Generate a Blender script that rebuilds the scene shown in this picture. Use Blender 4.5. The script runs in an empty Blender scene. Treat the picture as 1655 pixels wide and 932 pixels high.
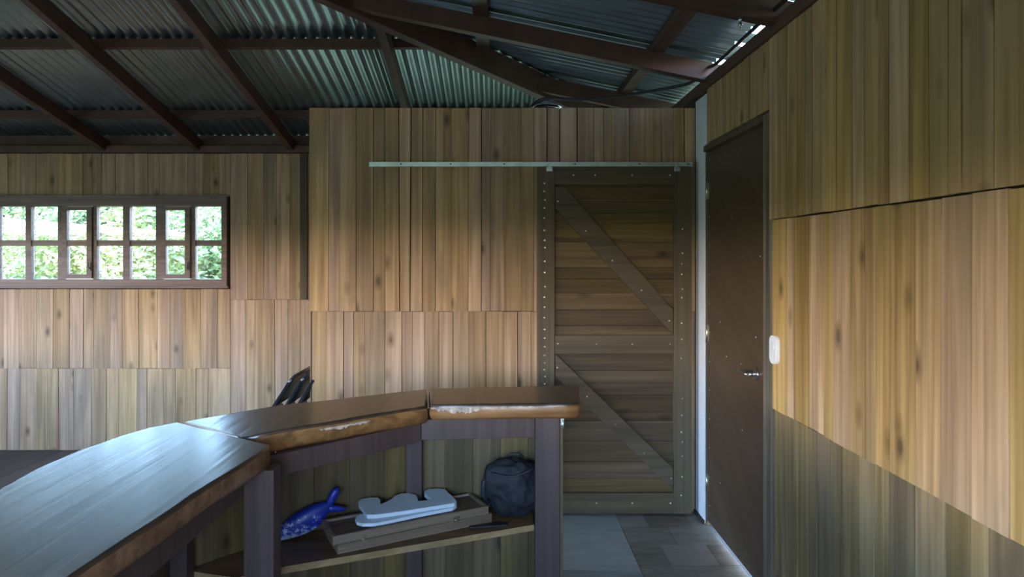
import bpy, bmesh, math, random
from mathutils import Vector, Matrix
R = random.Random(7)
SC = bpy.context.scene
COL = SC.collection

# ------------------------------------------------------------------ camera, light
F, CX, CY, CH = 1060.0, 806.0, 415.0, 1.54      # focal length and principal point in pixels of the 1655x932 frame, eye height
cam = bpy.data.cameras.new('camera'); camo = bpy.data.objects.new('camera', cam); COL.objects.link(camo)
camo.location = (0, 0, CH); camo.rotation_euler = (math.radians(90), 0, 0)
cam.sensor_width = 36; cam.lens = F/1655*36
cam.shift_x = (827.5-CX)/1655; cam.shift_y = -(466-CY)/1655
cam.clip_start = .02; cam.clip_end = 300
SC.camera = camo
SC.view_settings.view_transform = 'Standard'; SC.view_settings.look = 'None'
SC.view_settings.gamma = 1; SC.view_settings.use_curve_mapping = False
SC.view_settings.exposure = .36

w = bpy.data.worlds.new('sky'); SC.world = w; w.use_nodes = True
nt = w.node_tree; nt.nodes.clear()
tc = nt.nodes.new('ShaderNodeTexCoord'); sep = nt.nodes.new('ShaderNodeSeparateXYZ')
rmp = nt.nodes.new('ShaderNodeValToRGB'); bg = nt.nodes.new('ShaderNodeBackground'); wo = nt.nodes.new('ShaderNodeOutputWorld')
nt.links.new(tc.outputs['Generated'], sep.inputs[0]); nt.links.new(sep.outputs['Z'], rmp.inputs[0])
e = rmp.color_ramp.elements
e[0].position = 0.0; e[0].color = (.075, .09, .035, 1)          # wooded skyline all round
e[1].position = .025; e[1].color = (.09, .11, .045, 1)
for p, c in ((.04, (.78, .70, .66, 1)), (.10, (.74, .71, .73, 1)), (.15, (.44, .68, 1.0, 1)), (.29, (.38, .60, .98, 1)), (.40, (.20, .32, .55, 1)), (1.0, (.10, .20, .44, 1))):
    n = e.new(p); n.color = c
nt.links.new(rmp.outputs[0], bg.inputs[0]); bg.inputs[1].default_value = 25.0
nt.links.new(bg.outputs[0], wo.inputs[0])

sl = bpy.data.lights.new('sun', 'SUN'); sl.energy = 7; sl.angle = math.radians(1.0); sl.color = (1, .95, .86)
so = bpy.data.objects.new('sun', sl); COL.objects.link(so)
so.rotation_euler = Vector((-.62, .25, -1.0)).to_track_quat('-Z', 'Y').to_euler()

def portal(name, c, sx, sy, d):
    l = bpy.data.lights.new(name, 'AREA'); l.shape = 'RECTANGLE'; l.size = sx; l.size_y = sy
    l.cycles.is_portal = True
    o = bpy.data.objects.new(name, l); COL.objects.link(o); o.location = c
    o.rotation_euler = Vector(d).to_track_quat('-Z', 'Z').to_euler()
    return o
portal('portal', (-1.35, -1.46, 1.55), 4.1, .8, (0, 1, 0))
portal('portal', (-5.72, 1.9, 1.415), 5.8, 1.13, (1, 0, 0))
portal('portal', (-3.6, 5.86, 1.67), 2.7, .86, (0, -1, 0))
portal('portal', (.02, 5.86, 1.65), 1.8, .7, (0, -1, 0))
portal('portal', (1.40, 4.75, 1.75), 1.1, .8, (-1, 0, 0))

# ------------------------------------------------------------------ helpers
def at(px, py, z):                       # point of height z seen at a pixel
    D = F*(CH-z)/(py-CY); return Vector(((px-CX)*D/F, D, z))
def atY(px, py, Y): return Vector(((px-CX)*Y/F, Y, CH-(py-CY)*Y/F))
def box(bm, x0, x1, y0, y1, z0, z1, mi=0):
    vs = [bm.verts.new(p) for p in ((x0,y0,z0),(x1,y0,z0),(x1,y1,z0),(x0,y1,z0),(x0,y0,z1),(x1,y0,z1),(x1,y1,z1),(x0,y1,z1))]
    fs = [bm.faces.new([vs[i] for i in q]) for q in ((0,3,2,1),(4,5,6,7),(0,1,5,4),(1,2,6,5),(2,3,7,6),(3,0,4,7))]
    for f in fs: f.material_index = mi
    return vs
def hexa(bm, pts, mi=0):                 # eight corners: lower four, upper four, each counter-clockwise
    vs = [bm.verts.new(p) for p in pts]
    fs = [bm.faces.new([vs[i] for i in q]) for q in ((0,3,2,1),(4,5,6,7),(0,1,5,4),(1,2,6,5),(2,3,7,6),(3,0,4,7))]
    for f in fs: f.material_index = mi
def prism(bm, poly, z0, z1, mt=0, ms=0):
    lo = [bm.verts.new((p[0], p[1], z0)) for p in poly]; hi = [bm.verts.new((p[0], p[1], z1)) for p in poly]
    n = len(poly)
    f = bm.faces.new(hi); f.material_index = mt
    f = bm.faces.new(lo[::-1]); f.material_index = ms
    for i in range(n):
        f = bm.faces.new((lo[i], lo[(i+1)%n], hi[(i+1)%n], hi[i])); f.material_index = ms
def tube(bm, pts, r, n=10, mi=0, cap=True):
    pts = [Vector(p) for p in pts]; rings = []
    for i, p in enumerate(pts):
        t = (pts[min(i+1, len(pts)-1)]-pts[max(i-1, 0)]).normalized()
        a = t.orthogonal().normalized() if i == 0 else (a0 - t*a0.dot(t)).normalized()
        a0 = a; b = t.cross(a)
        rr = r[i] if isinstance(r, (list, tuple)) else r
        rings.append([bm.verts.new(p+a*rr*math.cos(2*math.pi*k/n)+b*rr*math.sin(2*math.pi*k/n)) for k in range(n)])
    for i in range(len(rings)-1):
        for k in range(n):
            f = bm.faces.new((rings[i][k], rings[i][(k+1)%n], rings[i+1][(k+1)%n], rings[i+1][k])); f.material_index = mi; f.smooth = True
    if cap:
        for rg in (rings[0][::-1], rings[-1]):
            f = bm.faces.new(rg); f.material_index = mi
def bar(bm, a, b, wdt, dep, up=(0,0,1), mi=0):        # rectangular bar from a to b; top face centred on a-b, dep goes down
    a, b, up = Vector(a), Vector(b), Vector(up)
    t = (b-a).normalized(); s = t.cross(up).normalized(); u = s.cross(t).normalized()
    p = []
    for dz in (-dep, 0):
        for (q, sg) in ((a, -1), (a, 1), (b, 1), (b, -1)):
            p.append(q+s*sg*wdt/2+u*dz)
    hexa(bm, p, mi)
def obj(name, bm, mats, parent=None, bevel=0, loc=None, smooth=False, seg=2):
    bmesh.ops.recalc_face_normals(bm, faces=bm.faces)
    me = bpy.data.meshes.new(name); bm.to_mesh(me); bm.free()
    if smooth:
        for p in me.polygons: p.use_smooth = True
    for m in (mats if isinstance(mats, (list, tuple)) else [mats]): me.materials.append(m)
    o = bpy.data.objects.new(name, me); COL.objects.link(o)
    if loc: o.location = loc
    if parent: o.parent = parent
    if bevel:
        md = o.modifiers.new('bevel', 'BEVEL'); md.width = bevel; md.segments = seg; md.limit_method = 'ANGLE'
    return o
def tag(o, label, cat, group=None, kind=None):
    o['label'] = label; o['category'] = cat
    if group: o['group'] = group
    if kind: o['kind'] = kind
    return o
def thing(name, label, cat, loc=(0,0,0), rz=0, group=None):
    o = bpy.data.objects.new(name, None); COL.objects.link(o); o.location = loc; o.rotation_euler = (0,0,rz)
    o.empty_display_size = .1
    return tag(o, label, cat, group)
def struct(o, label=None):
    o['kind'] = 'structure'
    if label: o['label'] = label
    return o
def B(): return bmesh.new()

# ------------------------------------------------------------------ materials
def newmat(name):
    m = bpy.data.materials.new(name); m.use_nodes = True
    return m, m.node_tree, m.node_tree.nodes['Principled BSDF']
def plain(name, col, rough=.5, metal=0, noise=.12, scale=12, coat=0, bump=0):
    m, t, b = newmat(name)
    b.inputs['Roughness'].default_value = rough; b.inputs['Metallic'].default_value = metal
    b.inputs['Coat Weight'].default_value = coat
    tcn = t.nodes.new('ShaderNodeTexCoord'); n = t.nodes.new('ShaderNodeTexNoise'); n.inputs['Scale'].default_value = scale; n.inputs['Detail'].default_value = 5
    t.links.new(tcn.outputs['Object'], n.inputs['Vector'])
    r = t.nodes.new('ShaderNodeValToRGB'); r.color_ramp.elements[0].position = .3; r.color_ramp.elements[1].position = .7
    r.color_ramp.elements[0].color = tuple(c*(1-noise) for c in col)+(1,); r.color_ramp.elements[1].color = tuple(min(1, c*(1+noise)) for c in col)+(1,)
    t.links.new(n.outputs['Fac'], r.inputs[0]); t.links.new(r.outputs[0], b.inputs['Base Color'])
    if bump:
        bp = t.nodes.new('ShaderNodeBump'); bp.inputs['Strength'].default_value = bump; bp.inputs['Distance'].default_value = .01
        t.links.new(n.outputs['Fac'], bp.inputs['Height']); t.links.new(bp.outputs[0], b.inputs['Normal'])
    return m
def wood(name, axis, dark, light, stain=(.10,.09,.05), stain_amt=.5, rough=.6, var=.35, knots=True, coat=0, streak=1.0, spec=.35, rot=None):
    """boards with the grain along axis; every board (mesh island) has a tone of its own"""
    m, t, b = newmat(name); L = t.links.new
    b.inputs['Roughness'].default_value = rough; b.inputs['Coat Weight'].default_value = coat; b.inputs['Coat Roughness'].default_value = .26; b.inputs['Coat IOR'].default_value = 1.7
    b.inputs['Specular IOR Level'].default_value = spec
    tcn = t.nodes.new('ShaderNodeTexCoord'); geo = t.nodes.new('ShaderNodeNewGeometry')
    def mapping(along, across):
        mp = t.nodes.new('ShaderNodeMapping')
        if rot:
            m0 = t.nodes.new('ShaderNodeMapping'); m0.inputs['Rotation'].default_value = rot
            L(tcn.outputs['Object'], m0.inputs[0]); L(m0.outputs[0], mp.inputs[0])
        else: L(tcn.outputs['Object'], mp.inputs[0])
        s = [across]*3; s['XYZ'.index(axis)] = along; mp.inputs['Scale'].default_value = s
        return mp
    def math_(op, a, bb, c=None):
        n = t.nodes.new('ShaderNodeMath'); n.operation = op
        for i, v in enumerate((a, bb)):
            if isinstance(v, (int, float)): n.inputs[i].default_value = v
            else: L(v, n.inputs[i])
        n.use_clamp = bool(c); return n.outputs[0]
    rnd = geo.outputs['Random Per Island']; W = math_('MULTIPLY', rnd, 37.0)
    def noise(mp, detail=4, dist=0.0, scale=1.0):
        n = t.nodes.new('ShaderNodeTexNoise'); n.noise_dimensions = '4D'; n.inputs['Scale'].default_value = scale
        n.inputs['Detail'].default_value = detail; n.inputs['Distortion'].default_value = dist
        L(mp.outputs[0], n.inputs['Vector']); L(W, n.inputs['W']); return n.outputs['Fac']
    def ramp(fac, stops):
        r = t.nodes.new('ShaderNodeValToRGB'); el = r.color_ramp.elements
        el[0].position, el[0].color = stops[0][0], tuple(stops[0][1])+(1,)
        el[1].position, el[1].color = stops[-1][0], tuple(stops[-1][1])+(1,)
        for p, c in stops[1:-1]: x = el.new(p); x.color = tuple(c)+(1,)
        L(fac, r.inputs[0]); return r.outputs[0]
    def mix(fac, a, bb, mode='MIX'):
        n = t.nodes.new('ShaderNodeMix'); n.data_type = 'RGBA'; n.blend_type = mode
        if isinstance(fac, (int, float)): n.inputs[0].default_value = fac
        else: L(fac, n.inputs[0])
        for i, v in ((6, a), (7, bb)):
            if isinstance(v, tuple): n.inputs[i].default_value = v+(1,)
            else: L(v, n.inputs[i])
        return n.outputs[2]
    fine = noise(mapping(1.6, 60), 4, .3); mid = noise(mapping(.7, 24*streak), 3, .8); big = noise(mapping(1.3, 5), 3, .4)
    g = math_('ADD', math_('MULTIPLY', fine, .3), math_('MULTIPLY', mid, .7))
    midc = tuple((a+c)/2 for a, c in zip(dark, light))
    c = ramp(g, [(.375, dark), (.5, midc), (.61, light)])
    c = mix(math_('MULTIPLY', ramp(big, [(.48, (0,0,0)), (.68, (1,1,1))]), stain_amt, True), c, stain)
    if knots:
        mp = mapping(4.2, 8.5); v = t.nodes.new('ShaderNodeTexVoronoi'); v.voronoi_dimensions = '3D'; v.inputs['Scale'].default_value = 1.0
        va = t.nodes.new('ShaderNodeVectorMath'); va.operation = 'ADD'; L(mp.outputs[0], va.inputs[0]); L(W, va.inputs[1]); L(va.outputs[0], v.inputs['Vector'])
        v.inputs['Randomness'].default_value = 1
        k = ramp(v.outputs['Distance'], [(.07, (1,1,1)), (.13, (.6,.6,.6)), (.27, (0,0,0))])
        sp = t.nodes.new('ShaderNodeSeparateColor'); L(v.outputs['Color'], sp.inputs[0])
        k = math_('MULTIPLY', k, math_('MULTIPLY', math_('GREATER_THAN', sp.outputs[0], .60), .9))
        c = mix(k, c, tuple(x*.35 for x in dark))
    hs = t.nodes.new('ShaderNodeHueSaturation')
    val = math_('ADD', math_('MULTIPLY', rnd, var*2), 1-var); L(val, hs.inputs['Value'])
    r2 = math_('FRACT', math_('MULTIPLY', rnd, 17.3), 0.0)
    L(math_('ADD', math_('MULTIPLY', r2, .014), .491), hs.inputs['Hue']); L(math_('ADD', math_('MULTIPLY', r2, .25), .9), hs.inputs['Saturation'])
    L(c, hs.inputs['Color']); L(hs.outputs[0], b.inputs['Base Color'])
    bp = t.nodes.new('ShaderNodeBump'); bp.inputs['Strength'].default_value = .25; bp.inputs['Distance'].default_value = .003
    L(g, bp.inputs['Height']); L(bp.outputs[0], b.inputs['Normal'])
    if coat > .9:
        b2 = t.nodes.new('ShaderNodeBump'); b2.inputs['Strength'].default_value = .3; b2.inputs['Distance'].default_value = .006
        L(mid, b2.inputs['Height']); L(b2.outputs[0], b.inputs['Coat Normal'])
    return m
PINE_D, PINE_L = (.29, .175, .095), (.50, .335, .195)
pine = wood('pine_boards', 'Z', PINE_D, PINE_L, stain=(.17,.135,.085), stain_amt=.5, var=.2)
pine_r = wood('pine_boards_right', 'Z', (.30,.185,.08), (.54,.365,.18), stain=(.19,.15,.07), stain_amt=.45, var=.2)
pine_dk = wood('pine_boards_lower', 'Z', (.14,.097,.047), (.26,.19,.095), stain=(.07,.053,.03), stain_amt=.6, var=.3)  # darker base tone for the lowest course of the right wall
stained_x = wood('stained_planks', 'X', (.070,.042,.017), (.155,.105,.046), stain=(.05,.034,.02), stain_amt=.4, var=.3, knots=True)
stained_z = wood('stained_stile', 'Z', (.066,.048,.025), (.12,.09,.048), stain_amt=.2, var=.12, knots=False)
stained_b = wood('stained_rail', 'X', (.066,.046,.023), (.118,.086,.044), stain_amt=.2, var=.12, knots=False)
door_dk = wood('dark_door_ply', 'Y', (.058,.036,.020), (.085,.056,.032), stain=(.14,.10,.05), stain_amt=.3, var=.1, knots=False, rough=.45, streak=.25, rot=(math.radians(-32),0,0))
jamb_m = wood('grey_brown_jamb', 'Z', (.08,.065,.045), (.19,.16,.11), stain_amt=.3, var=.05, knots=False)
brownp = plain('brown_painted_beam', (.085,.038,.025), .5, noise=.25, scale=7, bump=.1)
platem = plain('brown_painted_plate', (.10,.052,.032), .6, noise=.25, scale=5, bump=.1)
purple = wood('purple_brown_paint', 'Z', (.058,.036,.030), (.085,.056,.048), stain=(.05,.034,.03), stain_amt=.2, rough=.5, var=.08, knots=False)
frame_m = wood('window_frame_wood', 'X', (.16,.105,.085), (.27,.185,.15), stain=(.12,.09,.08), stain_amt=.3, rough=.5, var=.1, knots=False)
panel_m = wood('bar_back_boards', 'Z', (.078,.054,.026), (.145,.104,.048), stain=(.05,.036,.021), stain_amt=.6, var=.2)
shelf_m = wood('shelf_board', 'X', (.09,.05,.028), (.19,.115,.06), stain=(.07,.045,.03), stain_amt=.5, var=.1, rough=.4)
shelf_e = wood('shelf_raw_edge', 'X', (.26,.17,.09), (.42,.29,.165), stain_amt=.4, var=.1, knots=False)
ctop = wood('varnished_counter_top', 'Y', (.018,.012,.008), (.045,.030,.019), stain=(.03,.018,.012), stain_amt=.5, rough=.45, var=.15, knots=True, coat=1.0, spec=.6)
cedge = wood('varnished_live_edge', 'X', (.12,.062,.030), (.28,.155,.078), stain=(.09,.04,.018), stain_amt=.6, rough=.35, var=.12, knots=False, coat=.3)
bark = plain('flaked_bark', (.42,.34,.27), .8, noise=.5, scale=40, bump=.4)
white_m = plain('white_painted_strip', (.72,.75,.78), .5, noise=.04)
switch_m = plain('white_plastic', (.80,.82,.84), .3, noise=.02)
foam = plain('white_foam_board', (.55,.64,.70), .55, noise=.05, scale=20)
steel = plain('galvanised_rail', (.62,.68,.66), .35, 1, noise=.15, scale=20)
screwm = plain('zinc_screw', (.75,.72,.62), .3, 1, noise=.1)
chrome = plain('chrome', (.6,.6,.6), .28, 1, noise=.03)
brass = plain('dull_brass', (.55,.50,.36), .35, 1, noise=.2, scale=60)
blackp = plain('black_tube_paint', (.02,.024,.032), .3, noise=.2, coat=.3)
blackc = plain('black_bag_cloth', (.011,.012,.016), .7, noise=.4, scale=30, bump=.5)
webm = plain('black_webbing', (.016,.018,.024), .6, noise=.3, scale=80)
rubber = plain('black_cable', (.02,.022,.022), .45)
darkback = plain('dark_gap', (.03,.022,.014), .9)
blackflat = plain('black_plastic', (.012,.012,.014), .5)
boxw = wood('old_case_wood', 'X', (.05,.028,.018), (.12,.075,.045), stain=(.05,.03,.02), stain_amt=.5, var=.2, knots=False, rough=.45)
boxe = wood('old_case_edge', 'X', (.11,.08,.055), (.27,.20,.145), stain=(.10,.07,.05), stain_amt=.6, var=.2, knots=False, rough=.45)

def roofmat():
    m, t, b = newmat('corrugated_zinc'); L = t.links.new
    b.inputs['Metallic'].default_value = .9
    tcn = t.nodes.new('ShaderNodeTexCoord')
    n = t.nodes.new('ShaderNodeTexNoise'); n.inputs['Scale'].default_value = 5; n.inputs['Detail'].default_value = 6
    v = t.nodes.new('ShaderNodeTexVoronoi'); v.inputs['Scale'].default_value = 70
    for x in (n, v): L(tcn.outputs['Object'], x.inputs['Vector'])
    r = t.nodes.new('ShaderNodeValToRGB'); r.color_ramp.elements[0].position = .3; r.color_ramp.elements[1].position = .72
    r.color_ramp.elements[0].color = (.24,.31,.34,1); r.color_ramp.elements[1].color = (.32,.405,.44,1)
    mx = t.nodes.new('ShaderNodeMix'); mx.data_type = 'RGBA'; mx.blend_type = 'MULTIPLY'; mx.inputs[0].default_value = .0
    L(n.outputs['Fac'], r.inputs[0]); L(r.outputs[0], mx.inputs[6]); L(v.outputs['Color'], mx.inputs[7]); L(mx.outputs[2], b.inputs['Base Color'])
    r2 = t.nodes.new('ShaderNodeMapRange'); r2.inputs[3].default_value = .30; r2.inputs[4].default_value = .38
    L(n.outputs['Fac'], r2.inputs[0]); L(r2.outputs[0], b.inputs['Roughness'])
    return m
zinc = roofmat()
def glassmat():
    m, t, b = newmat('window_glass'); t.nodes.remove(b)
    tr = t.nodes.new('ShaderNodeBsdfTransparent'); gl = t.nodes.new('ShaderNodeBsdfGlossy'); gl.inputs['Roughness'].default_value = .02
    fr = t.nodes.new('ShaderNodeFresnel'); fr.inputs[0].default_value = 1.45; mx = t.nodes.new('ShaderNodeMixShader')
    tr.inputs[0].default_value = (.95,.98,.97,1)
    t.links.new(fr.outputs[0], mx.inputs[0]); t.links.new(tr.outputs[0], mx.inputs[1]); t.links.new(gl.outputs[0], mx.inputs[2])
    t.links.new(mx.outputs[0], t.nodes['Material Output'].inputs[0]); return m
glass = glassmat()
def tilemat(name, c0, c1, c2, rough):
    m, t, b = newmat(name); L = t.links.new; b.inputs['Roughness'].default_value = rough
    tcn = t.nodes.new('ShaderNodeTexCoord'); n = t.nodes.new('ShaderNodeTexNoise'); n.inputs['Scale'].default_value = 6; n.inputs['Detail'].default_value = 7
    mp = t.nodes.new('ShaderNodeMapping'); mp.inputs['Scale'].default_value = (1, 3.5, 1)
    L(tcn.outputs['Object'], mp.inputs[0]); L(mp.outputs[0], n.inputs['Vector']); g = t.nodes.new('ShaderNodeNewGeometry')
    a = t.nodes.new('ShaderNodeMath'); a.operation = 'MULTIPLY_ADD'; a.inputs[1].default_value = .45
    L(g.outputs['Random Per Island'], a.inputs[0]); L(n.outputs['Fac'], a.inputs[2])
    r = t.nodes.new('ShaderNodeValToRGB'); el = r.color_ramp.elements
    el[0].position = .35; el[0].color = c0+(1,); el[1].position = .95; el[1].color = c2+(1,); x = el.new(.62); x.color = c1+(1,)
    L(a.outputs[0], r.inputs[0]); L(r.outputs[0], b.inputs['Base Color']); return m
tile_g = tilemat('grey_stone_tile', (.17,.18,.165), (.24,.25,.23), (.30,.31,.29), .42)
tile_b = tilemat('brown_mixed_tile', (.085,.068,.05), (.15,.125,.095), (.23,.205,.165), .42)
floor_d = tilemat('dark_timber_floor', (.045,.036,.028), (.07,.056,.044), (.10,.08,.06), .55)
grout = plain('grout', (.07,.065,.055), .8)
grass = plain('outdoor_grass', (.125,.125,.045), .9, noise=.3, scale=2)

# ------------------------------------------------------------------ board cladding
def boards(bm, axis, u0, u1, z0, z1, face, out, mi=0, wmin=.06, wmax=.125, t=.018, zjit=.003, ztop=None):
    """vertical boards from u0 to u1 along axis ('X' or 'Y'); face = coordinate of the cladding face, out = direction it looks at"""
    us = [u0]
    while us[-1] < u1-wmin:
        us.append(us[-1]+R.uniform(wmin, wmax))
    us[-1] = u1
    if len(us) == 1: us.append(u1)
    lean = [(R.uniform(-.004, .004), R.uniform(-.004, .004)) for _ in us]; lean[0] = lean[-1] = (0, 0)
    for i in range(len(us)-1):
        g = R.choice((.0008, .0014, .0022, .0034, .005))
        a0, a1 = us[i]+lean[i][0]+g, us[i]+lean[i][1]+g
        b0, b1 = us[i+1]+lean[i+1][0]-g*.3, us[i+1]+lean[i+1][1]-g*.3
        f = face+out*R.uniform(-.0025, .0); bk = f-out*t
        za, zb = z0+R.uniform(0, zjit), z1-R.uniform(0, zjit)
        def p(u, d, z): return (u, d, z) if axis == 'X' else (d, u, z)
        hexa(bm, [p(a0,f,za), p(b0,f,za), p(b0,bk,za), p(a0,bk,za), p(a1,f,zb), p(b1,f,zb), p(b1,bk,zb), p(a1,bk,zb)], mi)

# roof heights
def zp1(y): return 2.71+.236*(5.23-y)
def zp2(x): return 2.665+.205*(1.19-x)
FLO = -.138      # lower floor of the far part of the room
WR = 1.19        # right wall face
YB = 3.96        # partition face
YF = 5.70        # far wall face

# ------------------------------------------------------------------ setting: outside ground
bm = B(); box(bm, -60, 60, -60, 60, -.6, -.45)
tag(struct(obj('ground', bm, grass)), 'green grass ground outside the windows', 'ground'); bpy.data.objects['ground']['kind'] = 'structure'

# floor: raised tiled platform and the lower timber floor
bm = B()
box(bm, -2.4, 1.35, -1.45, 5.8, -.44, -.004, 0)
y = 3.69 + .463*1; rows = []
yy = 3.690
while yy > -1.4: rows.append(yy); yy -= .463
rows = [YB+.02] + rows + [-1.4]
for i in range(len(rows)-1):
    x = .70
    while x > -2.4:
        x2 = max(x-.62, -2.4); box(bm, x2+.002, x-.002, rows[i+1]+.002, rows[i]-.002, -.01, 0, 1); x = x2
yy = YB+.02; k = 0
while yy > -1.4:
    x = .70; h = .235
    wds = [.26, .25] if k % 2 else [.16, .25, .1]
    for wd in wds:
        x2 = min(x+wd, 1.235); 
        if x2-x > .01: box(bm, x+.0012, x2-.0012, max(yy-h, -1.4)+.0012, yy-.0012, -.01, 0, 2)
        x = x2
    yy -= h; k += 1
struct(obj('floor', bm, [grout, tile_g, tile_b]), 'grey and brown stone tiled floor')
bm = B(); box(bm, -5.6, -2.4, -1.45, 5.8, -.44, FLO-.004, 0)
x = -5.6
while x < -2.4:
    x2 = min(x+.14, -2.4); box(bm, x+.001, x2-.001, -1.45, 5.75, FLO-.01, FLO, 1); x = x2
struct(obj('floor_lower', bm, [darkback, floor_d]), 'dark timber floor of the lower room')

# far wall with its window opening
WX0, WX1, WZ0, WZ1 = -4.9, (368-CX)*YF/F, 1.282, 2.062
bm = B()
for (x0, x1, z0, z1) in ((-5.6, WX0, FLO-.3, 2.46), (WX1, -.9, FLO-.3, 2.46), (.95, 1.3, FLO-.3, 2.46), (-.9, .95, FLO-.3, 1.3), (-.9, .95, 2.0, 2.46), (WX0, WX1, FLO-.3, WZ0), (WX0, WX1, WZ1, 2.46)):
    box(bm, x0, x1, YF+.018, YF+.12, z0, z1, 1)
xm = (372-CX)*YF/F
boards(bm, 'X', -5.5, xm, FLO, .572, YF, -1, 0, .08, .16)
boards(bm, 'X', -5.5, xm, .572, WZ0-.02, YF-.004, -1, 0, .08, .16)
boards(bm, 'X', -5.5, xm, WZ1, 2.438, YF-.004, -1, 0, .08, .16)
boards(bm, 'X', xm, -1.06, FLO, 1.169, YF, -1, 0, .08, .16)
boards(bm, 'X', xm, -1.06, 1.169, 2.438, YF-.004, -1, 0, .08, .16)
struct(obj('wall_far', bm, [pine, darkback]), 'vertical pine board wall around the window')
bm = B(); p0 = atY(486, 480, YF); box(bm, p0.x, p0.x+.062, YF-.026, YF-.006, 1.17, 2.43)
struct(obj('trim_1', bm, stained_z, bevel=.002), 'dark narrow vertical batten on the far wall')

# partition (wall_back)
PX0, PX1, PZ = -1.144, 1.19, 2.44
bm = B()
box(bm, PX0+.004, PX1+.01, YB+.018, YB+.09, 0, PZ-.004, 1)
boards(bm, 'X', PX0+.012, PX1-.005, 0, 1.211, YB+.004, -1)
boards(bm, 'X', PX0-.004, PX1-.005, 1.211, PZ, YB-.003, -1)
struct(obj('wall_back', bm, [pine, darkback]), 'vertical pine board partition behind the sliding door')
bm = B(); box(bm, PX0, PX0+.018, YB+.09, YF, -.3, PZ-.01, 1); boards(bm, 'Y', YB+.02, YF, 0, PZ, PX0-.002, -1)
struct(obj('wall_side', bm, [pine, darkback]), 'board side of the partition')

# right wall
DY0, DY1, DZ = 2.94, 3.775, 2.145
ZT = 2.485
bm = B()
def wr(y0, y1, z0, z1): box(bm, WR+.018, WR+.10, y0, y1, z0, z1, 1)
wr(-1.4, 2.84, 0, ZT); wr(2.84, 3.80, DZ+.04, ZT); wr(3.80, 4.2, 0, ZT); wr(4.2, 5.3, 0, 1.35); wr(4.2, 5.3, 2.15, ZT); wr(5.3, 5.8, 0, ZT)
wr(2.84, 2.925, 0, DZ+.04)
boards(bm, 'Y', -1.38, 2.845, 1.70, ZT, WR-.016, -1, 0, .05, .11, zjit=.004)
boards(bm, 'Y', 2.845, 3.70, DZ+.035, ZT, WR-.016, -1, 0, .06, .1)
boards(bm, 'Y', -1.38, 2.838, .885, 1.70, WR-.006, -1, 0, .05, .13, zjit=.005)
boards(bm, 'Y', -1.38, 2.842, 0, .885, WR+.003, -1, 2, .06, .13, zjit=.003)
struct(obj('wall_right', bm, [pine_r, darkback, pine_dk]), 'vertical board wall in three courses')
bm = B(); box(bm, WR-.002, WR+.0175, 3.79, YB-.002, 0, ZT-.01); box(bm, WR-.002, WR+.0175, 3.70, 3.79, DZ+.04, ZT-.01)
struct(obj('trim_2', bm, white_m, bevel=.002), 'white painted strip of wall beside the brown door')
bm = B(); box(bm, WR-.03, WR+.02, -1.4, 5.72, ZT, 2.545)
struct(obj('trim_3', bm, platem, bevel=.003), 'brown beam along the top of the right wall')
bm = B(); box(bm, -5.5, 1.2, YF-.05, YF+.05, 2.44, 2.50); box(bm, -5.5, 1.2, YF+.01, YF+.06, 2.50, 2.597)
struct(obj('trim_4', bm, platem, bevel=.003), 'brown beam along the top of the far wall')
bm = B(); box(bm, WR-.014, WR+.0, 3.79, YB-.004, .0, .02)
struct(obj('baseboard_right', bm, darkback), 'dark foot of the white strip')

# left wall and wall behind the camera, with their window openings
bm = B()
for (y0, y1, z0, z1) in ((-1.4, -1.0, -.4, 2.62), (4.8, 5.8, -.4, 2.62), (-1.0, 4.8, -.4, .85), (-1.0, 4.8, 1.98, 2.62)):
    box(bm, -5.60, -5.50, y0, y1, z0, z1, 0)
struct(obj('wall_left', bm, [pine]), 'board wall with a long opening, out of the picture')
bm = B()
for (x0, x1, z0, z1) in ((-5.6, -3.4, -.4, 2.6), (.7, 1.3, -.4, 2.6), (-3.4, .7, -.4, 1.15), (-3.4, .7, 1.95, 2.6)):
    box(bm, x0, x1, -1.40, -1.32, z0, z1, 0)
struct(obj('wall_front', bm, [pine]), 'board wall with a serving opening behind the camera')

# ------------------------------------------------------------------ roof sheets (ceiling)
PITCH, AMP, NS = .073, .0115, 10
def wave(u): return AMP*math.cos(2*math.pi*u/PITCH)
bm = B()
def ys1(x): return max((x+5.05)/1.151, .643-.8686*x, 2.06)
n = int((1.65+5.9)/PITCH*NS); prev = None
for i in range(n+1):
    x = -5.9+i*PITCH/NS; y0 = ys1(x); y1 = 6.15
    if y0 > y1: prev = None; continue
    c = [bm.verts.new((x, y, zp1(y)+wave(x)+.009)) for y in (y0, (y0+y1)/2, y1)]
    if prev:
        for k in range(2): f = bm.faces.new((prev[k], c[k], c[k+1], prev[k+1])); f.smooth = True
    prev = c
def xh2(y): return 1.151*y-5.05 if y > 2.06 else -.307-1.151*y
for side in (0, 1):
    prev = None; n = int((6.15+1.8)/PITCH*NS)
    for i in range(n+1):
        y = -1.8+i*PITCH/NS
        if side == 0: x0, x1, zf = xh2(y), (1.242 if 2.86 < y < 3.3 or 3.72 < y < 3.93 or 3.44 < y < 3.5 else 1.62), zp2
        else:
            x0 = (.643-y)/.8686 if y > 2.06 else (3.043-2.665-1.1275+0*y)/.205+0
            x0 = (.643-y)/.8686 if y > 2.06 else min(-1.33, (.236*(y+1.3)-1.1275)/.205)
            x1, zf = -5.9, (lambda x: 2.665+.205*(x+5.5))
        if (side == 0 and x0 > x1) or (side == 1 and x0 < x1): prev = None; continue
        c = [bm.verts.new((x, y, zf(x)+wave(y)+.009)) for x in (x0, (x0+x1)/2, x1)]
        if prev:
            for k in range(2): f = bm.faces.new((prev[k], c[k], c[k+1], prev[k+1])); f.smooth = True
        prev = c
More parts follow.
